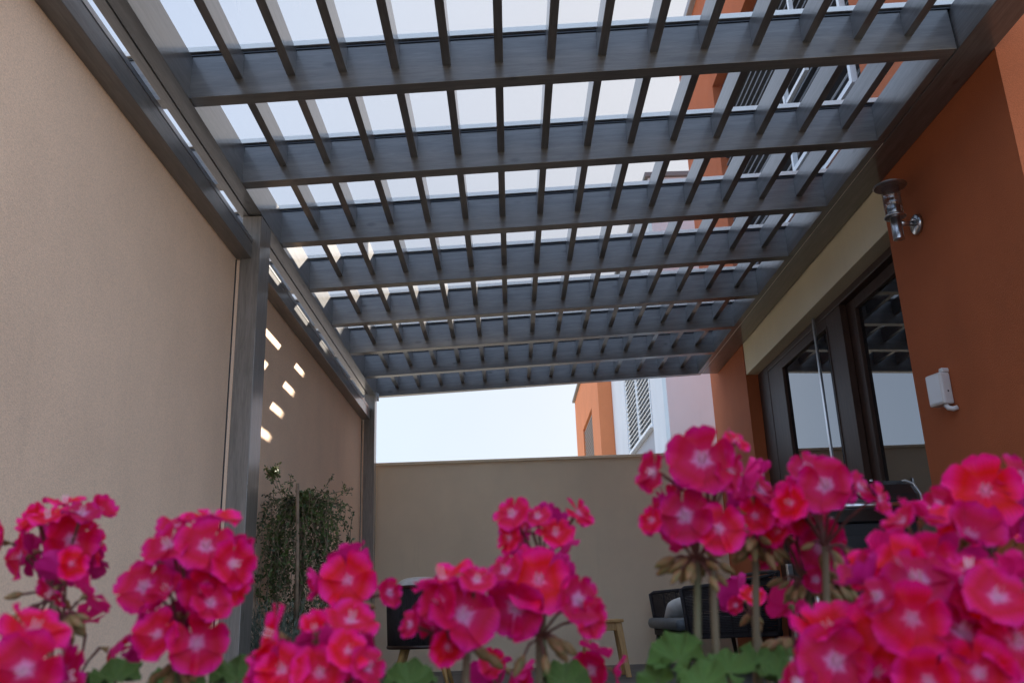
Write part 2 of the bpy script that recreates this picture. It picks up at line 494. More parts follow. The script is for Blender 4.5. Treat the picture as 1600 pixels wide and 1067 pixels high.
# filler strips so the window opening is 4.30..7.70 while the door is 4.50..7.625
wall = wm.build('wall', M_ORANGE, hs, loc=(2.142, 6, 0))
MB().box(XW + .006, XW + .31, D0 + .002, D1 - .002, DZ, 2.798).build('lintel', M_CREAM, hs, loc=(2.2, 6, 2.6))
rf = MB().box(XW - .06, XW + 7.56, YH0 - .06, YH1 + .06, Z_TOP + .001, Z_TOP + .09)
rf.build('roof', M_GREY, hs, bevel=.01, loc=(4, 6, 6.6))
MB().box(XW + .34, XW + 7.1, YH0 + .32, YH1 - .32, 2.86, 3.0).build('floor_slab', M_GREY, hs)
# upper window with louvred shutters and white frames
ww = MB(); 
ww.box(XW + .10, XW + .16, D0 + .001, D0 + .08, WZ0, WZ1).box(XW + .10, XW + .16, D1 - .08, D1 - .001, WZ0, WZ1)
ww.box(XW + .10, XW + .16, D0 + .08, D1 - .08, WZ1 - .08, WZ1).box(XW + .10, XW + .16, D0 + .08, D1 - .08, WZ0, WZ0 + .06)
win = ww.build('window', M_FRAME, hs, loc=(2.25, 6, 4.3))
def sub(mb, name, m, parent_, bevel=0, smooth=False):
    o = mb.build(name, m, None, bevel=bevel, smooth=smooth)
    o.parent = parent_
    o.matrix_parent_inverse = Matrix.Translation(-(Vector(parent_.location) + (Vector(parent_.parent.location) if parent_.parent else Vector())))
    return o
sub(MB().box(XW + .122, XW + .138, D0 + .08, D1 - .08, WZ0 + .06, WZ1 - .08), 'pane', M_DOORGLASS, win)
lv = MB()
z = WZ0 + .10
while z < WZ1 - .1:
    lv.box(XW + .045, XW + .085, D0 + .03, D1 - .03, z, z + .018); z += .082
sub(lv, 'louvre_bars', mat('grey_louvre', (0.085, 0.09, 0.10), rough=.5), win)
def shutter_frame(ya, yb, za, zb, wdt=.035):
    m_ = MB()
    x0, x1 = XW - .012, XW + .024
    m_.box(x0, x1, ya, ya + wdt, za, zb); m_.box(x0, x1, yb - wdt, yb, za, zb)
    m_.box(x0, x1, ya + wdt, yb - wdt, za, za + wdt); m_.box(x0, x1, ya + wdt, yb - wdt, zb - wdt, zb)
    return m_
M_WFR = mat('white_painted_metal', (0.75, 0.77, 0.78), rough=.4)
sub(shutter_frame(4.60, 5.76, 3.46, 5.30), 'shutter_frame', M_WFR, win)
sub(MB().box(XW - .010, XW + .02, 5.28, 5.31, 3.20, 3.459).box(XW - .010, XW + .02, 5.28, 5.70, 4.0, 4.028)
    .box(XW - .010, XW + .02, 5.39, 5.42, 4.5, 5.26).box(XW - .02, XW + .03, 4.52, 6.1, 3.185, 3.215), 'rail', M_WFR, win)
# sliding patio door
XF = XW + .105
dr = MB()
dr.box(XF, XF + .10, D1 - .30, D1 - .003, .0, DZ - .002)         # fixed far jamb
dr.box(XF, XF + .10, D0 + .003, D0 + .09, .0, DZ - .002)
dr.box(XF, XF + .10, D0 + .09, D1 - .30, DZ - .055, DZ - .002)
door = dr.build('sliding_door', M_FRAME, hs, bevel=.006, loc=(2.3, 6, 1.2))
def sash(ya, yb, xo, rs):
    m_ = MB(); t = .50 if False else .0
    z1 = DZ - .057
    m_.box(XF + xo, XF + xo + .045, ya, ya + .28, .02, z1)
    m_.box(XF + xo, XF + xo + .045, yb - rs, yb, .02, z1)
    m_.box(XF + xo, XF + xo + .045, ya + .28, yb - rs, z1 - .075, z1)
    m_.box(XF + xo, XF + xo + .045, ya + .28, yb - rs, .02, .14)
    m_.box(XF + xo - .006, XF + xo, ya + .265, ya + .28, .14, z1 - .062)
    m_.box(XF + xo - .006, XF + xo, yb - rs, yb - rs + .015, .14, z1 - .062)
    m_.box(XF + xo - .006, XF + xo, ya + .28, yb - rs, z1 - .075, z1 - .064)
    o = sub(m_, 'sash', M_FRAME, door, bevel=.004)
    g_ = MB().box(XF + xo + .018, XF + xo + .028, ya + .281, yb - rs - .001, .141, z1 - .076)
    return o, g_
for ya, yb, xo in ((5.60, 7.322, .004), (4.25, 5.72, .054)):
    s_, g_ = sash(ya, yb, xo, .40 if ya > 5 else .26)
    if ya < 5:
        pass
    sub(g_, 'pane', M_DOORGLASS, door)
# insect screen edge profile in front of the far sash
sub(MB().box(XF - .03, XF - .012, 6.03, 6.055, .02, DZ - .004), 'screen_profile', M_ALUM, door, bevel=.003)
sub(MB().box(XF - .028, XF - .004, 5.36, 5.385, .95, 1.15).box(XF - .06, XF - .045, 5.362, 5.383, .9, 1.2), 'handle', M_ALUM, door, bevel=.003)

# ------------------------------------------------------------------ neighbouring houses beyond the garden wall
nb = thing('pale_house', 'pale pinkish house with white corner and louvred shutters beyond the garden wall', 'house', (5, 15, 0))
XN = 2.288; YN = 12.24; ZN = 6.80
m_ = MB().box(XN + .002, XN + 8, YN, YN + .3, 0, ZN)
m_.box(XN + 7.7, XN + 8, YN + .31, 18.4, 0, ZN)
m_.build('wall', M_LILAC, nb, loc=(5, 12.24, 0))
MB().box(XN, XN + .3, YN + .301, 13.60, 0, ZN).box(XN - .02, XN + .3, 16.42, 18.398, 0, ZN).build('white_wall', M_WHITE, nb, loc=(2.3, 15, 0))
MB().box(XN + .03, XN + .3, 13.601, 16.418, 0, 3.20).build('grey_wall', M_GREY, nb, loc=(2.3, 15, 0))
MB().box(XN + .03, XN + .3, 13.601, 16.418, 5.5, ZN).build('upper_wall', M_GREY, nb, loc=(2.3, 15, 6))
MB().box(XN - .05, XN + 8.05, YN - .05, 18.39, ZN + .001, ZN + .08).build('roof', mat('dark_coping', (.12, .115, .11), rough=.6), nb, bevel=.01, loc=(5, 15, 6.8))
wn = MB()
for ya, yb in ((13.64, 15.02), (15.08, 16.40)):
    for a, b_ in ((ya, ya + .05), (yb - .05, yb)):
        wn.box(XN - .01, XN + .028, a, b_, 3.24, 5.45)
    wn.box(XN - .01, XN + .028, ya + .05, yb - .05, 3.24, 3.29)
wno = wn.build('shutter', M_WFR, nb, loc=(2.3, 15, 4))
lvn = MB()
z = 3.30
while z < 5.4:
    R_ = Matrix.Translation((XN + .008, 0, z)) @ Matrix.Rotation(radians(-35), 4, 'Y')
    lvn.box(-.03, .03, 13.69, 14.97, -.006, .006, R_).box(-.03, .03, 15.13, 16.35, -.006, .006, R_)
    z += .085
sub(lvn, 'louvre', M_WFR, wno)
MB().box(XN + .05, XN + .29, 13.602, 16.417, 3.201, 5.499).build('window', M_DOORGLASS, nb)
MB().box(XN - .05, XN + .029, 13.61, 16.41, 3.201, 3.236).build('sill', M_WFR, nb)

ob = thing('orange_house', 'bright orange house with a dark shuttered window, farthest beyond the garden wall', 'house', (5, 21, 0))
XO = 1.97; YO0 = 18.41; YO1 = 24.75; ZO = 6.2
m_ = MB()
m_.box(XO, XO + .3, YO0, 20.0, 0, ZO); m_.box(XO, XO + .3, 22.55, YO1, 0, ZO)
m_.box(XO, XO + .3, 20.0, 22.55, 0, 2.6); m_.box(XO, XO + .3, 20.0, 22.55, 4.97, ZO)
m_.box(XO + .301, XO + 8, YO0, YO0 + .3, 0, ZO); m_.box(XO + .301, XO + 8, YO1 - .3, YO1, 0, ZO)
m_.build('wall', M_ORANGE2, ob, loc=(2, 21, 0))
MB().box(XO - .07, XO + 8, YO0 - .0, YO1 + .07, ZO + .001, ZO + .07).build('roof', MATS['dark_coping'], ob, bevel=.01, loc=(5, 21, 6.2))
wo = MB().box(XO + .10, XO + .13, 20.001, 22.549, 2.601, 4.969).build('window', M_DOORGLASS, ob)
lv = MB(); z = 2.65
while z < 4.93:
    lv.box(XO + .03, XO + .06, 20.02, 22.53, z, z + .045); z += .095
sub(lv, 'louvre', mat('brown_louvre', (.22, .17, .14), rough=.6), wo)

# ------------------------------------------------------------------ wall lamp
LP = Vector((2.0, 4.10, 2.28))
lm = thing('wall_lamp', 'stainless steel wall lantern with round cap mounted on the terracotta wall above the sensor', 'lamp', LP)
def atl(mb, name, m, bevel=0, smooth=True, parent=lm):
    o = mb.build(name, m, parent, smooth=smooth, bevel=bevel)
    o.location = (0, 0, 0) if False else o.location
    return o
def lat(prof, off=(0, 0, 0), seg=28): return MB().lathe(prof, Vector(LP) + Vector(off), seg)
def put(mb, name, m, parent, smooth=True, bevel=0):
    o = mb.build(name, m, None, smooth=smooth, bevel=bevel)
    o.parent = parent
    o.matrix_parent_inverse = Matrix.Translation(-Vector(parent.location))
    return o
M_STEEL = mat('dull_steel', (0.42, 0.40, 0.39), rough=0.32, metal=1.0, noise_amt=0.15, noise_scale=20)
put(lat([(.078, .232), (.083, .236), (.083, .240), (.05, .258), (.012, .268), (.001, .270)]), 'cap', M_STEEL, lm, smooth=False)
gc = MB().lathe([(.044, .075), (.044, .232), (.041, .232), (.041, .0752), (.044, .075)], Vector(LP), 32)
put(gc, 'glass_cylinder', M_LAMPGLASS, lm)
put(lat([(.030, .082), (.032, .085), (.032, .128), (.024, .134), (.012, .136), (.012, .165), (.008, .172)]), 'lamp_holder', M_ALUM, lm)
put(lat([(.048, .062), (.053, .066), (.053, .070), (.048, .076)]), 'collar', M_STEEL, lm)
put(lat([(.026, -.055), (.0265, -.052), (.0265, .063)]), 'stem', M_ALUM, lm)
put(MB().ring_tube([(2.02, 4.105, 2.315), (2.125, 4.155, 2.330)], .014, 12), 'arm', M_ALUM, lm)
Ry = Matrix.Rotation(radians(-90), 4, 'Y')
put(MB().lathe([(.053, 0), (.053, .014), (.046, .022), (.001, .024)], (2.141, 4.16, 2.330), 28, Ry), 'wall_plate', M_ALUM, lm)
put(MB().lathe([(.007, 0), (.007, .022)], (2.118, 4.135, 2.345), 8, Ry), 'screw', M_ALUM, lm)

# ------------------------------------------------------------------ alarm sensor
SP = Vector((2.10, 4.165, 1.46))
sn = thing('motion_sensor', 'small white plastic outdoor motion sensor on a swivel bracket on the terracotta wall', 'sensor', SP)
Rs = Matrix.Translation(SP) @ Matrix.Rotation(radians(16), 4, 'Z')
put(MB().box(-.032, .028, -.052, .052, -.078, .078, Rs), 'housing', M_PLASTIC, sn, smooth=False, bevel=.010)
put(MB().box(-.034, -.0325, -.040, .040, -.066, .066, Rs), 'lens', mat('frosted_lens', (.72, .74, .76), rough=.25), sn, smooth=False, bevel=.0006)
put(MB().box(-.006, .040, -.046, -.016, .079, .102, Rs), 'bracket', M_PLASTIC, sn, smooth=False, bevel=.008)
put(MB().ring_tube([SP + Vector((.0, -.03, -.081)), SP + Vector((.006, -.042, -.098)), SP + Vector((.02, -.055, -.105)), SP + Vector((.040, -.06, -.10))], .012, 12), 'swivel_arm', M_PLASTIC, sn)
put(MB().box(-.004, .004, -.0535, -.0525, -.02, -.012, Rs), 'indicator', M_GASKET, sn, smooth=False)

# ------------------------------------------------------------------ furniture
def weave_panel(mb, p00, p10, p01, p11, n, th=.007):
    """horizontal ropes between two uprights (p00-p01 left edge, p10-p11 right edge)"""
    p00, p10, p01, p11 = map(Vector, (p00, p10, p01, p11))
    for i in range(n):
        t = (i + .5) / n
        mb.ring_tube([p00.lerp(p01, t), (p00.lerp(p01, t) + p10.lerp(p11, t)) / 2 + Vector((0, 0, -.002)), p10.lerp(p11, t)], th, 6)
    return mb

def rbox(mb, x0, x1, y0, y1, z0, z1): return mb.box(x0, x1, y0, y1, z0, z1)

sf = thing('rope_sofa', 'dark woven rope two-seat sofa with slate cushion facing left by the patio door', 'sofa', (1.7, 7.7, 0))
SX0, SX1, SY0, SY1 = 1.27, 2.02, 6.93, 8.48
def sfr(x, y): return MB().ring_tube([(x - (.03 if x < 1.6 else -.03), y, 0.0), (x, y, .30)], [.014, .021], 10)
for (x, y) in ((SX0 + .04, SY0 + .06), (SX0 + .04, SY1 - .06), (SX1 - .05, SY0 + .06), (SX1 - .05, SY1 - .06)):
    put(sfr(x, y), 'leg', mat('dark_brown_wood', (.035, .015, .010), rough=.4), sf)
put(MB().box(SX0 + .01, SX1 - .01, SY0 + .01, SY1 - .01, .27, .32), 'seat_frame', M_ROPE, sf, smooth=False, bevel=.012)
for y in (SY0, SY1):
    fr = MB()
    fr.ring_tube([(SX0 + .03, y, .29), (SX0 + .02, y, .45), (SX0, y, .625), (SX0 + .03, y, .638), (SX0 + .3, y, .655), (SX1 - .1, y, .70), (SX1, y, .73), (SX1 - .02, y, .5), (SX1 - .04, y, .29)], .016, 10)
    put(fr, 'arm_frame', M_ROPE, sf)
fr = MB()
fr.ring_tube([(SX1, SY0, .73), (SX1 + .02, SY0 + .4, .75), (SX1 + .02, SY1 - .4, .75), (SX1, SY1, .73)], .016, 10)
put(fr, 'back_frame', M_ROPE, sf)
for y in (SY0, SY1):
    wv = MB()
    weave_panel(wv, (SX0 + .03, y, .31), (SX1 - .04, y, .31), (SX0 + .0, y, .625), (SX1, y, .70), 30, .0058)
    for i in range(6):
        t = .16 * (i + 1)
        wv.ring_tube([(SX0 + .03 + t * .7, y, .30), (SX0 + t * .73, y, .64 + .08 * t)], .006, 6)
    put(wv, 'arm_weave', M_ROPE, sf)
bw = MB()
weave_panel(bw, (SX1 - .04, SY0, .31), (SX1 - .04, SY1, .31), (SX1, SY0, .72), (SX1, SY1, .72), 22, .008)
put(bw, 'back_weave', M_ROPE, sf)
put(MB().box(SX0 - .05, SX1 - .08, SY0 + .04, SY1 - .04, .33, .42), 'seat_cushion', M_CUSH, sf, smooth=True, bevel=.035)
def pillow(name, label, cat, c, sx, sy, sz, rot, m, group=None):
    mb = MB(); n = 12
    grid = {}
    for s in (1, -1):
        for i in range(n + 1):
            for j in range(n + 1):
                u = i / n * 2 - 1; v = j / n * 2 - 1
                if s == -1 and (i in (0, n) or j in (0, n)):
                    grid[(s, i, j)] = grid[(1, i, j)]; continue
                e = (1 - u ** 4) * (1 - v ** 4)
                pin = 1 - .24 * (u * u * v * v) * 1.0 - .05 * (1 - abs(u)) * (abs(v)) 
                grid[(s, i, j)] = mb.bm.verts.new((u * sx * pin, v * sy * pin, s * sz * e ** .6 + .004 * noise.noise(Vector((u * 2, v * 2, s)))))
    for s in (1, -1):
        for i in range(n):
            for j in range(n):
                try: mb.bm.faces.new((grid[(s, i, j)], grid[(s, i + 1, j)], grid[(s, i + 1, j + 1)], grid[(s, i, j + 1)]))
                except ValueError: pass
    o = mb.build(name, m, None, smooth=True)
    o.location = c; o.rotation_euler = rot
    return tag(o, label, cat, group)
pillow('cushion', 'off-white scatter cushion lying on the sofa against its woven arm', 'cushion', (1.47, 8.02, .475), .17, .17, .06, (radians(-38), radians(-12), radians(10)), M_PILLOW)

# wooden stool
SO_ = Vector((.73, 7.45, 0))
stl = thing('wooden_stool', 'honey-coloured wooden stool with splayed legs standing left of the sofa', 'stool', SO_)
put(MB().box(.56, .87, 7.30, 7.60, .405, .43), 'top', M_PINE, stl, smooth=False, bevel=.006)
for sx in (-1, 1):
    for sy in (-1, 1):
        mb = MB()
        p0 = SO_ + Vector((-.015 + sx * .115, sy * .11, .404)); p1 = SO_ + Vector((-.015 + sx * .165, sy * .15, 0))
        a = Vector((.025, 0, 0)); b = Vector((0, .02, 0))
        vs = [mb.bm.verts.new(p + i * a * (1 if p is p0 else .8) + j * b) for p in (p0, p1) for i, j in ((-1, -1), (1, -1), (1, 1), (-1, 1))]
        for q_ in ((0, 1, 2, 3), (7, 6, 5, 4), (0, 4, 5, 1), (1, 5, 6, 2), (2, 6, 7, 3), (3, 7, 4, 0)):
            mb.bm.faces.new([vs[i] for i in q_])
        put(mb, 'leg', M_PINE, stl, smooth=False, bevel=.003)
put(MB().box(.585, .84, 7.335, 7.351, .345, .404).box(.585, .84, 7.549, 7.565, .345, .404).box(.583, .599, 7.352, 7.548, .345, .404).box(.825, .841, 7.352, 7.548, .345, .404), 'apron', M_PINE, stl, smooth=False, bevel=.002)

# rope armchair on the left
CH = Vector((-.66, 6.75, 0))
ch = thing('rope_armchair', 'dark rope tub armchair with wooden legs standing left of the stool', 'armchair', CH)
ring = []
def chp(t, z):
    a = radians(-200 + 220 * t)      # open side faces away to the upper right
    r = .245 + .03 * (z - .3)
    return CH + Vector((r * cos(a) * 1.0, r * sin(a) * 1.05, z))
N = 66
rp = MB()
for i in range(N + 1):
    t = i / N
    top = .70 - .10 * abs(2 * t - 1) ** 3
    rp.ring_tube([chp(t, .30), chp(t, .45), chp(t, top)], .0075, 6)
put(rp, 'rope_shell', M_ROPE, ch)
tr = MB()
tr.ring_tube([chp(i / 40, .705 - .10 * abs(2 * i / 40 - 1) ** 3) for i in range(41)], .014, 10)
put(MB().ring_tube([chp(i / 40, .30) for i in range(41)], .014, 10), 'seat_rail', MATS['dark_brown_wood'], ch)
put(tr, 'back_rail', mat('dark_brown_wood', (0, 0, 0)), ch)
put(MB().lathe([(.22, .0), (.245, .02), (.25, .06), (.235, .10), (.15, .115), (.001, .118)], CH + Vector((0, 0, .30)), 28), 'seat_cushion', M_CUSH, ch)
for a in (45, 135, 225, 315):
    d = Vector((cos(radians(a)), sin(radians(a)), 0))
    put(MB().ring_tube([CH + d * .29, CH + d * .17 + Vector((0, 0, .30))], [.013, .022], 10), 'leg', M_PINE, ch)
pillow('cushion', 'off-white cushion propped inside the rope armchair, showing above its back', 'cushion', (-.69, 6.92, .615), .21, .19, .065, (radians(78), 0, radians(8)), M_PILLOW)
tag(bpy.context.scene.collection.objects[-1]) if False else None

# dark metal lantern near the climbing plant
LN = Vector((-1.06, 5.75, 0))
ln = thing('metal_lantern', 'small dark metal lantern with thin wire handle beside the climbing plant', 'lantern', LN)
lt = MB()
for sx in (-1, 1):
    for sy in (-1, 1):
        lt.box(LN.x + sx * .07 - .006, LN.x + sx * .07 + .006, LN.y + sy * .07 - .006, LN.y + sy * .07 + .006, .02, .40)
lt.box(LN.x - .08, LN.x + .08, LN.y - .08, LN.y + .08, 0, .02)
put(lt, 'frame', M_BLACK, ln, smooth=False)
put(MB().lathe([(.115, .40), (.118, .41), (.04, .48), (.03, .50)], (LN.x, LN.y, 0), 4), 'cap', M_BLACK, ln, smooth=False)
put(MB().ring_tube([(LN.x - .05, LN.y, .45), (LN.x - .035, LN.y, .60), (LN.x, LN.y, .63), (LN.x + .035, LN.y, .60), (LN.x + .05, LN.y, .45)], .004, 6), 'handle', M_BLACK, ln)

# gas grill
G = Vector((1.72, 4.62, 0))
gr = thing('gas_grill', 'black gas barbecue grill with domed lid and chrome handle beside the patio door', 'grill', G)
def hood_profile():
    return [(-.235, .0), (-.25, .06), (-.235, .13), (-.18, .185), (-.09, .215), (.03, .215), (.13, .18), (.20, .11), (.225, .0)]
hm = MB()
rings = []
hx0, hx1 = G.x - .27, G.x + .30
for x in (hx0, hx0 + .02, hx1 - .02, hx1):
    sc = .97 if x in (hx0, hx1) else 1
    rings.append([hm.bm.verts.new((x, G.y + a * sc, .865 + b * sc)) for a, b in hood_profile()])
for i in range(3):
    for k in range(len(rings[0]) - 1):
        hm.bm.faces.new((rings[i][k], rings[i][k + 1], rings[i + 1][k + 1], rings[i + 1][k]))
    hm.bm.faces.new((rings[i][0], rings[i + 1][0], rings[i + 1][-1], rings[i][-1]))
hm.bm.faces.new(rings[0]); hm.bm.faces.new(list(reversed(rings[-1])))
put(hm, 'lid', M_BLACK, gr, smooth=False, bevel=.008)
for x in (hx0 - .004, hx1 + .004):
    rim = MB()
    rim.ring_tube([(x, G.y + a, .865 + b) for a, b in hood_profile()], .006, 8)
    put(rim, 'lid_rim', M_ALUM, gr)
put(MB().ring_tube([(hx0 + .05, G.y - .25, .93), (hx0 + .05, G.y - .30, .94)], .008).ring_tube([(hx1 - .05, G.y - .25, .93), (hx1 - .05, G.y - .30, .94)], .008)
    .ring_tube([(hx0 + .0, G.y - .30, .94), (hx1 - .0, G.y - .30, .94)], .014, 12), 'handle', M_ALUM, gr)
put(MB().lathe([(.032, 0), (.034, .012), (.001, .014)], (G.x + .02, G.y - .235, 1.01), 20, Matrix.Rotation(radians(75), 4, 'X')), 'thermometer', M_ALUM, gr)
put(MB().box(hx0 + .01, hx1 - .01, G.y - .23, G.y + .21, .70, .862), 'firebox', M_MATTE, gr, smooth=False, bevel=.01)
put(MB().box(hx0 + .0, hx1 - .0, G.y - .27, G.y - .232, .72, .80), 'control_panel', M_MATTE, gr, smooth=False, bevel=.005)
for i in range(3):
    put(MB().lathe([(.024, 0), (.022, .025), (.001, .027)], (hx0 + .12 + i * .165, G.y - .271, .76), 16, Matrix.Rotation(radians(90), 4, 'X')), 'knob', M_BLACK, gr)
put(MB().box(hx0 - .24, hx0 - .006, G.y - .22, G.y + .2, .815, .84), 'side_shelf', M_BLACK, gr, smooth=False, bevel=.006)
put(MB().ring_tube([(hx0 - .22, G.y - .23, .83), (hx0 - .02, G.y - .23, .83)], .009, 10).lathe([(.03, 0), (.036, .02), (.036, .06), (.026, .075)], (hx0 - .08, G.y - .1, .84), 20), 'rail', M_ALUM, gr)
for (x, y) in ((hx0 - .0, G.y - .22), (hx1 - .03, G.y - .22), (hx0 - .0, G.y + .18), (hx1 - .03, G.y + .18)):
    put(MB().box(x, x + .03, y, y + .03, 0.0, .70), 'leg', M_ALUM, gr, smooth=False, bevel=.003)
put(MB().box(hx0 + .03, hx1 - .03, G.y - .19, G.y + .18, .12, .69), 'cabinet', M_MATTE, gr, smooth=False, bevel=.006)

# ------------------------------------------------------------------ climbing plant on a cane, and lavender
PX, PY = -1.165, 5.03
rnd = random.Random(11)
pot = thing('climbing_shrub', 'dark small-leaved climbing shrub on a cane standing against the beige wall behind the post', 'plant', (PX, PY, 0))
put(MB().lathe([(.13, 0), (.15, .02), (.19, .30), (.20, .30), (.20, .34), (.175, .34), (.17, .31)], (PX, PY, 0), 28), 'pot', M_CLAY, pot)
put(MB().lathe([(.168, .28), (.168, .315)], (PX, PY, 0), 20), 'soil', M_COMPOST, pot, smooth=False)
pz = at_y(465, 755, PY)
put(MB().ring_tube([(PX + .02, PY - .10, .30), (at_y(464, 900, PY - .2).x, PY - .2, .8), (at_y(465, 755, PY - .2).x, PY - .2, at_y(465, 755, PY - .2).z)], [.011, .010, .0085], 8), 'cane', M_BARK, pot)
stems = MB(); leaves = MB()
def leaf_quad(mb, p, d, n, L, W):
    d = d.normalized(); s = d.cross(n)
    if s.length < 1e-3: return
    s.normalize(); u = s.cross(d) 
    v = [mb.bm.verts.new(x) for x in (p, p + d * L * .45 + s * W + u * W * .25, p + d * L, p + d * L * .45 - s * W + u * W * .25)]
    mb.bm.faces.new((v[0], v[1], v[2])); mb.bm.faces.new((v[0], v[2], v[3]))
def rv(): return Vector((rnd.gauss(0, 1), rnd.gauss(0, 1), rnd.gauss(0, 1))).normalized()
def strand(pts, dens=95, L=.026, r=.0018):
    pts = [Vector(p) for p in pts]
    stems.ring_tube(pts, r, 4)
    for a, b in zip(pts, pts[1:]):
        k = int((b - a).length * dens) + 1
        for i in range(k):
            p = a.lerp(b, rnd.random()) + rv() * .008
            d = rv(); d.z -= .25
            l_ = L * rnd.uniform(.6, 1.15)
            leaf_quad(leaves, p, d, rv(), l_, l_ * .27)
ztop = 1.14
for i in range(100):
    a = rnd.uniform(0, 2 * pi)
    rr = .235 * math.sqrt(rnd.uniform(.10, 1.0)) * rnd.uniform(.80, 1.18)
    if abs(cos(a)) * rr < .05 and rnd.random() < .55: continue
    c0 = Vector((PX + rnd.uniform(-.03, .03), PY + rnd.uniform(-.03, .03), ztop - rnd.uniform(0, .12)))
    e = Vector((PX + rr * cos(a), PY + rr * sin(a) * .75, ztop - rnd.uniform(-.06, .16)))
    L_ = rnd.uniform(.25, .75) * (1.0 if cos(a) > -.3 else .95)
    pts = [c0, c0.lerp(e, .5) + Vector((0, 0, .05)), e]
    z = e.z; x, y = e.x, e.y
    while z > e.z - L_ and z > .40:
        z -= .07; x += rnd.gauss(0, .016); y += rnd.gauss(0, .014)
        taper = 1 - .25 * max(0, (.75 - z))
        pts.append(Vector((PX + (x - PX) * (taper if z < .7 else 1), y, z)))
    strand(pts, 105)
# woody core
for i in range(7):
    a = i * .9
    stems.ring_tube([(PX + .03 * cos(a), PY + .03 * sin(a), .31), (PX + .02 * cos(a + 1), PY + .03 * sin(a + 1), .7), (PX + .015 * cos(a + 2), PY + .02 * sin(a + 2), 1.13)], .006, 5)
# free shoots at the top
for tgt, via in (((547, 765), (505, 775)), ((522, 740), (508, 762)), ((545, 790), (510, 785)), ((430, 735), (440, 765)), ((418, 742), (432, 762)), ((407, 790), (430, 790)), ((455, 740), (452, 765)), ((415, 775), (435, 780)), ((552, 762), (525, 778))):
    t_ = at_y(*tgt, PY); v_ = at_y(*via, PY)
    b_ = Vector((PX, PY, 1.08))
    pts = [b_, b_.lerp(v_, .6) + Vector((0, 0, .012)), v_, v_.lerp(t_, .5) + Vector((0, rnd.gauss(0, .01), .006)), t_]
    strand(pts, 80, .021)
    for q_ in range(3):
        o_ = v_.lerp(t_, rnd.random())
        strand([o_, o_ + Vector((rnd.uniform(-.05, .05), rnd.uniform(-.03, .03), rnd.uniform(-.02, .06)))], 110, .018, .0015)
# the sprig that catches the sun
c_ = at_x(426, 736, -1.275)
for i in range(26):
    strand([c_ + rv() * .012, c_ + rv() * .045], 260, .022, .0012)
strand([(PX, PY, 1.1), (-1.25, 4.95, 1.13), c_], 60, .02)
put(stems, 'stems', M_BARK, pot)
lo = put(leaves, 'foliage', M_LEAFD, pot)

lav = thing('lavender_shrub', 'grey-green lavender bush low at the foot of the post by the climbing shrub', 'shrub', (-1.22, 4.75, 0))
lb = MB()
for i in range(230):
    b_ = Vector((-1.22 + rnd.gauss(0, .05), 4.74 + rnd.gauss(0, .04), .12))
    e = b_ + Vector((rnd.gauss(0, .11), rnd.gauss(0, .06), rnd.uniform(.28, .48)))
    lb.ring_tube([b_, b_.lerp(e, .6), e], [.0014, .0012, .001], 3, cap=False)
    for k in range(12):
        p = b_.lerp(e, rnd.uniform(.35, 1)); d = (e - b_).normalized() + rv() * .6
        leaf_quad(lb, p, d, rv(), .03, .0025)
put(lb, 'foliage', M_LAV, lav)
put(MB().lathe([(.10, 0), (.13, .16), (.135, .17), (.115, .17)], (-1.22, 4.74, 0), 24), 'pot', M_CLAY, lav)

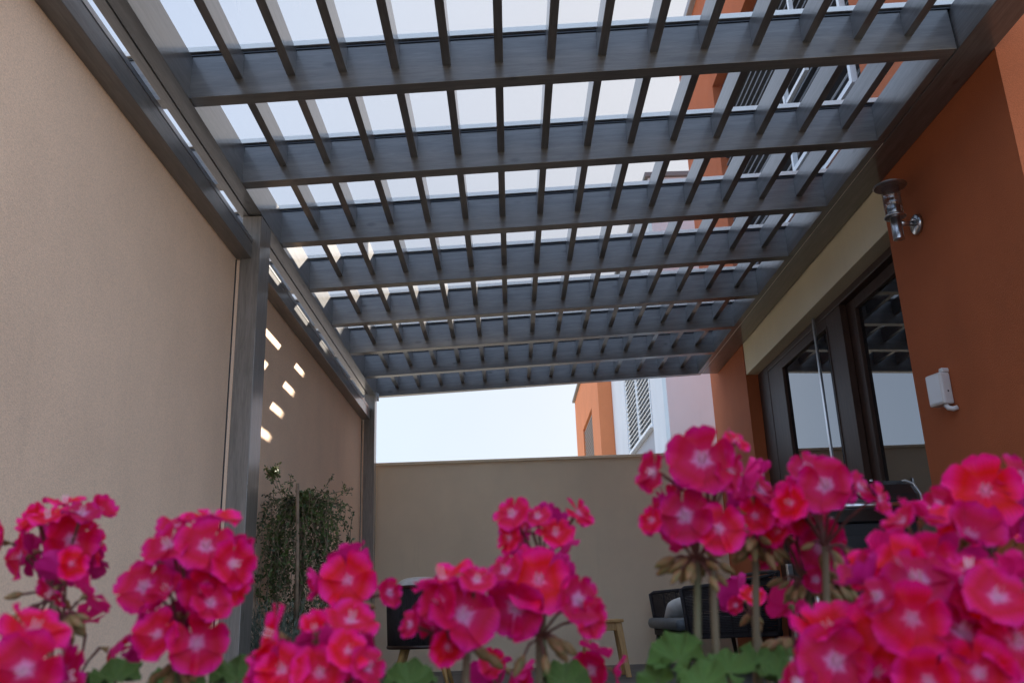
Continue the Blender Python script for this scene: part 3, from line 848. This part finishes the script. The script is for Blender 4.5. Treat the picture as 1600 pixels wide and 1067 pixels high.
# ------------------------------------------------------------------ geraniums
def petal_mat():
    m = bpy.data.materials.new('geranium_petal'); m.use_nodes = True
    n = m.node_tree; n.nodes.clear()
    out = n.nodes.new('ShaderNodeOutputMaterial')
    uv = n.nodes.new('ShaderNodeUVMap')
    sp = n.nodes.new('ShaderNodeSeparateXYZ'); n.links.new(uv.outputs[0], sp.inputs[0])
    nz = n.nodes.new('ShaderNodeTexNoise'); nz.inputs['Scale'].default_value = 3.0
    mpv = n.nodes.new('ShaderNodeMapping'); mpv.inputs['Scale'].default_value = (9, .8, 1)
    n.links.new(uv.outputs[0], mpv.inputs[0]); n.links.new(mpv.outputs[0], nz.inputs['Vector'])
    ad = n.nodes.new('ShaderNodeMath'); ad.operation = 'MULTIPLY_ADD'; ad.inputs[1].default_value = .28; 
    n.links.new(nz.outputs['Fac'], ad.inputs[0]); 
    sb = n.nodes.new('ShaderNodeMath'); sb.operation = 'SUBTRACT'; sb.inputs[1].default_value = .14
    oj = n.nodes.new('ShaderNodeObjectInfo')
    oo = n.nodes.new('ShaderNodeMath'); oo.operation = 'MULTIPLY_ADD'; oo.inputs[1].default_value = .17
    n.links.new(oj.outputs['Random'], oo.inputs[0]); n.links.new(sp.outputs['Y'], oo.inputs[2])
    n.links.new(oo.outputs[0], ad.inputs[2]); n.links.new(ad.outputs[0], sb.inputs[0])
    rp = n.nodes.new('ShaderNodeValToRGB'); cr = rp.color_ramp
    cr.elements[0].position = .10; cr.elements[0].color = (.92, .48, .72, 1)
    cr.elements[1].position = 1.0; cr.elements[1].color = (.90, .014, .32, 1)
    for p_, c in ((.22, (.90, .26, .55, 1)), (.33, (.76, .008, .14, 1)), (.66, (.70, .003, .05, 1)), (.86, (.86, .006, .17, 1))):
        e = cr.elements.new(p_); e.color = c
    n.links.new(sb.outputs[0], rp.inputs[0])
    wv_ = n.nodes.new('ShaderNodeMath'); wv_.operation = 'MULTIPLY'; wv_.inputs[1].default_value = 62.0
    n.links.new(sp.outputs['X'], wv_.inputs[0])
    sn_ = n.nodes.new('ShaderNodeMath'); sn_.operation = 'SINE'; n.links.new(wv_.outputs[0], sn_.inputs[0])
    vr_ = n.nodes.new('ShaderNodeMapRange'); vr_.inputs[1].default_value = -1; vr_.inputs[2].default_value = -.2
    vr_.inputs[3].default_value = .74; vr_.inputs[4].default_value = 1.0
    n.links.new(sn_.outputs[0], vr_.inputs[0])
    geo = n.nodes.new('ShaderNodeNewGeometry')
    mc = n.nodes.new('ShaderNodeMix'); mc.data_type = 'RGBA'
    n.links.new(geo.outputs['Backfacing'], mc.inputs['Factor'])
    n.links.new(rp.outputs[0], mc.inputs['A']); mc.inputs['B'].default_value = (.82, .02, .30, 1)
    oi = n.nodes.new('ShaderNodeObjectInfo')
    hv = n.nodes.new('ShaderNodeHueSaturation')
    mr = n.nodes.new('ShaderNodeMapRange'); mr.inputs[3].default_value = .495; mr.inputs[4].default_value = .514
    n.links.new(oi.outputs['Random'], mr.inputs[0]); n.links.new(mr.outputs[0], hv.inputs['Hue'])
    mr2 = n.nodes.new('ShaderNodeMapRange'); mr2.inputs[3].default_value = .74; mr2.inputs[4].default_value = 1.22
    n.links.new(oi.outputs['Random'], mr2.inputs[0]); n.links.new(mr2.outputs[0], hv.inputs['Value'])
    vs_ = n.nodes.new('ShaderNodeVectorMath'); vs_.operation = 'SCALE'
    n.links.new(mc.outputs['Result'], vs_.inputs[0]); n.links.new(vr_.outputs[0], vs_.inputs['Scale'])
    n.links.new(vs_.outputs[0], hv.inputs['Color'])
    df = n.nodes.new('ShaderNodeBsdfPrincipled'); df.inputs['Roughness'].default_value = .55; df.inputs['Specular IOR Level'].default_value = .22
    tl = n.nodes.new('ShaderNodeBsdfTranslucent')
    mx = n.nodes.new('ShaderNodeMixShader'); mx.inputs[0].default_value = .33
    n.links.new(hv.outputs[0], df.inputs['Base Color']); n.links.new(hv.outputs[0], tl.inputs['Color'])
    n.links.new(df.outputs[0], mx.inputs[1]); n.links.new(tl.outputs[0], mx.inputs[2]); n.links.new(mx.outputs[0], out.inputs[0])
    return m
M_PETAL = petal_mat()
M_BUD = mat('green_bud', (.13, .15, .04), rough=.6, base2=(.38, .17, .08), noise_scale=1.3)
M_STEM = mat('geranium_stem', (.10, .11, .045), rough=.7, base2=(.20, .13, .08), noise_scale=9)
M_PEDI = mat('reddish_pedicel', (.10, .03, .025), rough=.6, base2=(.17, .07, .05), noise_scale=30)
M_GLEAF = mat('geranium_leaf', (.045, .11, .015), rough=.5, base2=(.11, .20, .03), noise_scale=22, bump=.4, bump_scale=60)
M_ANTH = mat('pale_stamens', (.8, .55, .6), rough=.6)

def flower_mesh(seed):
    """five obovate petals: two broad upper ones, three narrower lower ones, wavy rims"""
    r = random.Random(seed)
    bm = bmesh.new(); uvl = bm.loops.layers.uv.new('UVMap')
    NU, NV = 8, 8
    open_ = (0.18, .42, .62, .28, .90, .36, .55, 1.2)[seed % 8]
    angs = [math.radians(a) for a in (58, 122, 196, 270, 344)]
    for k in range(5):
        ang = angs[k] + r.gauss(0, .07)
        upper = k < 2
        Lp = (1.0 if upper else .96) * r.uniform(.92, 1.07); Wp = (.60 if upper else .52) * r.uniform(.92, 1.08)
        cup = open_ + r.uniform(-.22, .22); tw = r.gauss(0, .22); ph = r.uniform(0, 6)
        lift = .02 + .035 * (k % 2)
        curl = r.uniform(-.45, .25)
        vs = {}
        for j in range(NV + 1):
            v = j / NV
            wprof = Wp * (v ** .75) * (1.28 - .28 * v) if v < .72 else Wp * (.72 ** .75) * 1.08 * math.sqrt(max(0.0, 1 - ((v - .72) / .30) ** 2)) * 1.0
            wprof = max(wprof, .045)
            for i in range(NU + 1):
                u = i / NU * 2 - 1
                y = v * Lp * (1 - .05 * u * u * v)
                if v > .9: y -= .035 * max(0, 1 - abs(u) * 2.2)
                x = u * wprof
                z = cup * y * .75 * (1 - .25 * v) + curl * max(0, v - .55) ** 2 * 1.6 + (.16 * u * u - .04) * v + lift
                z += .045 * math.sin(u * 5 + ph) * v * v + .022 * math.sin(u * 11 + 2 * ph) * v ** 3
                z += x * math.sin(tw)
                yr = y * math.cos(min(1.2, cup * .75))
                xx = x * cos(ang - pi / 2) - yr * sin(ang - pi / 2)
                yy = x * sin(ang - pi / 2) + yr * cos(ang - pi / 2)
                vs[(i, j)] = (bm.verts.new((xx, yy, z - .12)), (i / NU, v))
        for j in range(NV):
            for i in range(NU):
                ids = [vs[(i, j)], vs[(i + 1, j)], vs[(i + 1, j + 1)], vs[(i, j + 1)]]
                f_ = bm.faces.new([a[0] for a in ids]); f_.smooth = True
                for l_, a in zip(f_.loops, ids): l_[uvl].uv = a[1]
    # stamens
    for k in range(6):
        a = k * 1.05; p = Vector((.07 * cos(a), .07 * sin(a), -.1)); t = Vector((.12 * cos(a), .12 * sin(a), .26 + .06 * (k % 2)))
        w_ = .022
        vv = [bm.verts.new(q_) for q_ in (p + Vector((w_, 0, 0)), p - Vector((w_, 0, 0)), t - Vector((w_, 0, 0)), t + Vector((w_, 0, 0)))]
        f_ = bm.faces.new(vv); f_.material_index = 1
    # calyx
    for k in range(6):
        a0 = k * pi / 3; a1 = (k + 1) * pi / 3
        vv = [bm.verts.new(q_) for q_ in ((.13 * cos(a0), .13 * sin(a0), -.16), (.13 * cos(a1), .13 * sin(a1), -.16), (0, 0, -.5))]
        f_ = bm.faces.new(vv); f_.material_index = 2
    me = bpy.data.meshes.new('flower'); bm.to_mesh(me); bm.free()
    for m in (M_PETAL, M_ANTH, M_BUD): me.materials.append(m)
    return me
FL = [flower_mesh(s) for s in range(8)]

def bud_mesh():
    b = MB().lathe([(.15, -1), (.75, -.5), (.95, 0), (.6, .7), (.1, 1.1)], (0, 0, 0), 8)
    me = bpy.data.meshes.new('bud'); b.bm.to_mesh(me); b.bm.free(); me.materials.append(M_BUD)
    for p in me.polygons: p.use_smooth = True
    return me
BUDM = bud_mesh()
def leaf_mesh(seed):
    r = random.Random(seed); bm = bmesh.new()
    n = 56; rings = []
    for q_ in range(1, 7):
        t = q_ / 6; ring = []
        for i in range(n + 1):
            a = radians(18) + (2 * pi - radians(36)) * i / n - pi / 2
            lobes = 1 + .10 * math.cos(7 * (a + pi / 2)) * t + .03 * math.cos(23 * a) * t
            R = t * lobes
            z = .17 * math.cos(7 * (a + pi / 2) + pi) * t * t + .34 * t * t + .10 * math.sin(2 * a + seed) * t * t + .035 * r.gauss(0, 1) * t
            ring.append(bm.verts.new((R * cos(a), R * sin(a), z)))
        rings.append(ring)
    c = bm.verts.new((0, 0, 0))
    for i in range(n): bm.faces.new((c, rings[0][i], rings[0][i + 1]))
    for a, b in zip(rings, rings[1:]):
        for i in range(n): bm.faces.new((a[i], b[i], b[i + 1], a[i + 1]))
    me = bpy.data.meshes.new('leaf'); bm.to_mesh(me); bm.free(); me.materials.append(M_GLEAF)
    for p in me.polygons: p.use_smooth = True
    return me
LEAFM = [leaf_mesh(s) for s in range(3)]

def orient(o, n, spin):
    q_ = n.to_track_quat('Z', 'Y')
    o.rotation_euler = (q_.to_matrix().to_4x4() @ Matrix.Rotation(spin, 4, 'Z')).to_euler()

def child(name, mesh, parent, pos, n, spin, scale, base):
    o = bpy.data.objects.new(name, mesh); COL.objects.link(o)
    o.parent = parent; o.location = Vector(pos) - base
    orient(o, n, spin); o.scale = (scale,) * 3
    return o

PLB = .31
def umbel(plant, px, py, y, rpx, n, seed, lean=(0, -.35, .9), heroes=(), buds=4, stem_to=None, fill=True, fs=.0205):
    """one flower head with its stem; rpx = radius of the head in photo pixels at depth y"""
    r = random.Random(seed)
    base = Vector(plant.location)
    C = at_y(px, py, y)
    k = (C - CAM_L).dot(CAM_F) / FPX
    R = rpx * k
    up = Vector(lean).normalized()
    node = C - up * R * .9
    st = stem_to or (node.x + r.uniform(-.02, .02), y + .03, PLB)
    st = Vector(st)
    mb = MB()
    pts = [st, st.lerp(node, .5) + Vector((r.gauss(0, .006), r.gauss(0, .006), 0)), node]
    mb.ring_tube(pts, [.0030, .0026, .0024], 8)
    stem = mb.build('flower_stem', M_STEM, None, smooth=True)
    stem.parent = plant; stem.matrix_parent_inverse = Matrix.Translation(-base)
    ped = MB()
    items = []
    for (hx, hy, hr, tilt) in heroes:
        # hero flowers: position and size read from the photo, facing roughly the lens
        hp = at_y(hx, hy, y - R * .75)
        kk = (hp - CAM_L).dot(CAM_F) / FPX
        to = (CAM_L - hp).normalized()
        nrm = (to + Vector((tilt[0] * 1.15 + r.gauss(0, .16), 0, tilt[1] + .22 + r.gauss(0, .16)))).normalized()
        items.append((hp, nrm, hr * kk))
    tries = 0; made = 0
    n = int(round(n * .9)); buds = int(buds * 1.6)
    while made < n and tries < 400:
        tries += 1
        th = r.uniform(0, 2 * pi); cz = r.uniform(-.25, 1)
        s = math.sqrt(1 - cz * cz)
        q_ = up.to_track_quat('Z', 'Y')
        d = q_ @ Vector((s * cos(th), s * sin(th), cz))
        p = C + d * R * r.uniform(.50, 1.0)
        if any((p - it[0]).length < fs * 1.05 for it in items): continue
        nrm = (d + Vector((r.gauss(0, .25), r.gauss(0, .25) - .25, r.gauss(0, .25)))).normalized()
        items.append((p, nrm, fs * r.uniform(.62, 1.15))); made += 1
    head = None
    for p, nrm, s in items:
        e = p - nrm * s * .45
        mid = node.lerp(e, .55) + (up * .3 + nrm * -.2) * (e - node).length * .15
        ped.ring_tube([node, mid, e], [.0010, .0009, .0013], 5, cap=False)
    bl = []
    for i in range(buds):
        th = r.uniform(0, 2 * pi); d = Vector((cos(th), sin(th) * .6, r.uniform(-.9, .15))).normalized()
        p = node + d * R * r.uniform(.35, .8)
        ped.ring_tube([node, node.lerp(p, .5) + Vector((0, 0, .004)), p], .0010, 5, cap=False)
        bl.append((p, d))
    head = ped.build('flower_head', M_PEDI, None, smooth=True)
    head.parent = plant; head.matrix_parent_inverse = Matrix.Translation(-base)
    for i, (p, nrm, s) in enumerate(items):
        o = bpy.data.objects.new('flower', FL[(0, 1, 3, 5)[r.randrange(4)] if i < len(heroes) else r.randrange(len(FL))]); COL.objects.link(o)
        o.parent = head; o.location = p; orient(o, nrm, r.gauss(pi, .5)); o.scale = (s,) * 3
    for p, d in bl:
        o = bpy.data.objects.new('bud', BUDM); COL.objects.link(o)
        o.parent = head; o.location = p; orient(o, (d + Vector((0, 0, -.4))).normalized(), 0)
        s = r.uniform(.0022, .0040); o.scale = (s, s, s * 2.1)
    return head

def leaves_at(plant, specs, seed):
    r = random.Random(seed); base = Vector(plant.location)
    for (px, py, y, rp, nx, nz) in specs:
        p = at_y(px, py, y); k = (p - CAM_L).dot(CAM_F) / FPX
        n = Vector((nx, -.5, nz)).normalized()
        o = bpy.data.objects.new('leaf', LEAFM[r.randrange(3)]); COL.objects.link(o)
        o.parent = plant; o.location = p - base; orient(o, n, r.uniform(-.8, .8)); o.scale = (rp * k,) * 3
        mb = MB(); st = Vector((p.x + r.uniform(-.02, .02), y + .04, PLB))
        mb.ring_tube([st, st.lerp(p, .6) + Vector((0, .01, 0)), p], [.0018, .0015, .0012], 5)
        s = mb.build('leaf_stalk', M_STEM, None, smooth=True); s.parent = plant; s.matrix_parent_inverse = Matrix.Translation(-base)

# long planter box carrying all the geraniums
pb = thing('planter_box', 'long grey planter box below the geraniums in the foreground', 'planter', (0, .62, 0))
m_ = MB()
m_.box(-.50, .50, .44, .455, .03, .30).box(-.50, .50, .785, .80, .03, .30).box(-.50, -.485, .455, .785, .03, .30).box(.485, .50, .455, .785, .03, .30).box(-.485, .485, .455, .785, .03, .05)
put(m_, 'box', M_GREY, pb, smooth=False, bevel=.004)
put(MB().box(-.484, .484, .456, .784, .05, .285), 'soil', M_COMPOST, pb, smooth=False)

def plant(px, label):
    p = at_y(px, 1000, .62)
    return thing('geranium', label, 'flower', (p.x, .62, .286), 'pink geraniums in the foreground')
gA = plant(150, 'leftmost pink geranium with drooping magenta flower heads before the beige wall')
umbel(gA, 85, 862, .66, 84, 17, 1, lean=(-.2, .15, 1), heroes=((75, 806, 34, (-.3, 1.2)), (128, 800, 32, (.4, 1.3)), (30, 868, 42, (-1.2, -.1))), buds=6)
umbel(gA, 105, 925, .60, 45, 3, 2, lean=(0, 0, 1), heroes=((112, 880, 30, (.6, -.2)), (80, 925, 32, (-1.0, -1.1))), buds=10)
umbel(gA, 20, 1060, .50, 75, 4, 3, lean=(-.1, -.4, .9), heroes=((38, 1045, 66, (-.1, -.1)),), buds=2)
gB = plant(300, 'pink geranium with a big rounded flower head in front of the tall grey post')
umbel(gB, 295, 892, .60, 92, 10, 4, lean=(.1, -.3, 1), heroes=((322, 852, 50, (0, .25)), (262, 850, 44, (-.3, .4)), (365, 880, 44, (.9, .1)), (225, 915, 48, (-.3, -.1))), buds=5)
umbel(gB, 275, 985, .58, 68, 8, 5, lean=(0, -.5, .8), heroes=((308, 1003, 52, (.0, -.1)), (245, 990, 46, (-.6, 0)), (330, 940, 36, (.8, .3))), buds=6)
gC = plant(500, 'pink geranium low in front of the climbing shrub')
umbel(gC, 545, 905, .66, 46, 2, 6, lean=(0, -.2, 1), heroes=((543, 905, 50, (-.1, 0)), (610, 925, 26, (.9, .2))), buds=6)
umbel(gC, 495, 1046, .56, 96, 15, 7, lean=(0, -.25, 1), heroes=((440, 1045, 48, (-.4, .3)), (500, 1050, 50, (0, .1)), (545, 1015, 42, (.4, .5)), (575, 1040, 36, (.8, .2))), buds=3)
gD = plant(820, 'pink geranium in the middle with a tall ragged flower head before the garden wall')
umbel(gD, 850, 840, .66, 62, 4, 8, lean=(.1, 0, 1), heroes=((800, 802, 34, (-.3, .6)), (868, 832, 34, (.1, .1)), (905, 800, 30, (.9, .5)), (795, 840, 28, (-.7, 0)), (840, 806, 26, (0, .9))), buds=5)
umbel(gD, 840, 925, .60, 78, 6, 9, lean=(0, -.3, 1), heroes=((842, 905, 58, (.0, .15)), (905, 935, 44, (.8, 0)), (790, 890, 34, (-.6, .4)), (922, 965, 34, (.6, -.2))), buds=8)
umbel(gD, 715, 960, .58, 68, 11, 10, lean=(-.2, -.4, .9), heroes=((725, 960, 62, (.35, .05)), (685, 940, 40, (-.6, .1)), (745, 905, 34, (.2, .7)), (640, 975, 24, (-.8, 0)), (700, 1010, 34, (-.1, -.6))), buds=3)
umbel(gD, 775, 1050, .70, 36, 5, 11, lean=(0, -.2, 1), heroes=((770, 1035, 26, (0, 0)),), buds=12)
umbel(gD, 930, 1040, .74, 34, 3, 31, lean=(0, -.2, 1), heroes=(), buds=9)
gE = plant(1090, 'tallest pink geranium in front of the rope sofa and the pale house')
umbel(gE, 1105, 745, .60, 74, 4, 12, lean=(0, -.15, 1), heroes=((1097, 716, 60, (-.05, .1)), (1150, 690, 28, (1.0, .8)), (1140, 735, 36, (.9, -.1)), (1020, 737, 36, (-1.1, .2))), buds=2)
umbel(gE, 1085, 815, .60, 66, 5, 13, lean=(0, -.15, 1), heroes=((1070, 805, 46, (-.1, -.1)), (1124, 825, 44, (.15, -.2)), (1018, 812, 26, (-.9, 0))), buds=12)
umbel(gE, 1190, 790, .63, 62, 9, 14, lean=(.3, 0, 1), heroes=((1190, 765, 34, (.8, .6)), (1180, 805, 32, (.2, -.3))), buds=12)
umbel(gE, 1172, 935, .74, 28, 2, 15, lean=(0, 0, 1), heroes=((1175, 930, 24, (0, .2)), (1150, 945, 16, (-.6, 0))), buds=3)
leaves_at(gE, [(1060, 1030, .60, 44, -.3, .6), (1140, 1050, .58, 40, .1, .8), (1190, 1045, .62, 40, .2, .7), (1100, 1068, .56, 40, -.2, .9), (1030, 1062, .60, 34, -.6, .5), (1215, 1065, .60, 42, .4, .9)], 5)
gF = plant(1270, 'pink geranium in front of the gas grill and the glass door')
umbel(gF, 1285, 790, .60, 70, 4, 16, lean=(0, -.2, 1), heroes=((1290, 757, 52, (-.05, .1)), (1235, 785, 36, (-.8, .3)), (1345, 760, 30, (1.1, .4)), (1375, 778, 30, (1.2, -.1))), buds=4)
umbel(gF, 1245, 850, .64, 62, 11, 17, lean=(-.1, 0, 1), heroes=((1215, 830, 34, (-.7, .4)), (1275, 905, 24, (.3, 0))), buds=12)
umbel(gF, 1235, 960, .68, 48, 1, 18, lean=(0, -.1, 1), heroes=(), buds=22)
umbel(gF, 1300, 880, .66, 40, 1, 19, lean=(0, 0, 1), heroes=((1305, 850, 22, (0, .5)),), buds=14)
leaves_at(gF, [(1250, 1045, .64, 46, 0, .8), (1330, 1065, .60, 44, .2, .9), (1290, 1040, .68, 40, -.2, .7)], 6)
gG = plant(1430, 'rightmost dense pink geranium filling the lower right foreground')
umbel(gG, 1545, 800, .58, 88, 5, 20, lean=(0, -.25, 1), heroes=((1540, 765, 64, (0, .1)), (1592, 745, 44, (.6, .5)), (1465, 790, 34, (-.9, .2)), (1498, 835, 38, (-.3, -.4))), buds=8)
umbel(gG, 1450, 890, .52, 92, 10, 21, lean=(0, -.3, 1), heroes=((1403, 880, 52, (-.5, .3)), (1452, 875, 50, (.1, .2)), (1510, 905, 56, (.6, .3)), (1345, 890, 34, (-1.0, 0))), buds=3, fs=.022)
umbel(gG, 1440, 975, .48, 100, 9, 22, lean=(0, -.4, .9), heroes=((1425, 965, 66, (-.1, -.1)), (1505, 985, 60, (.4, .2)), (1370, 930, 36, (-.8, .4))), buds=2, fs=.022)
umbel(gG, 1310, 1045, .50, 80, 5, 23, lean=(-.1, -.4, .9), heroes=((1306, 1032, 64, (0, -.1)), (1246, 1066, 36, (-.7, .5)), (1370, 1050, 44, (.6, .2))), buds=2)
umbel(gG, 1560, 985, .47, 110, 12, 24, lean=(.1, -.3, 1), heroes=((1560, 930, 62, (.3, .5)), (1590, 1000, 66, (.4, 0)), (1530, 1050, 62, (.1, -.1)), (1450, 1062, 56, (-.2, .1))), buds=2, fs=.023)
umbel(gG, 1590, 880, .70, 50, 1, 25, lean=(0, 0, 1), heroes=(), buds=18)
leaves_at(gG, [(1480, 1040, .66, 50, 0, .8), (1400, 1060, .62, 46, .2, .9)], 7)
leaves_at(gB, [(370, 1062, .62, 44, .2, .9), (280, 1066, .66, 44, 0, .9), (180, 1062, .64, 40, 0, .9)], 8)
leaves_at(gD, [(880, 1066, .66, 40, .1, .9), (640, 1068, .66, 40, .1, .9)], 9)
umbel(gB, 125, 1010, .66, 55, 2, 26, lean=(0, 0, 1), heroes=(), buds=22)
umbel(gD, 1020, 1075, .70, 30, 0, 27, lean=(0, 0, 1), heroes=(), buds=8)
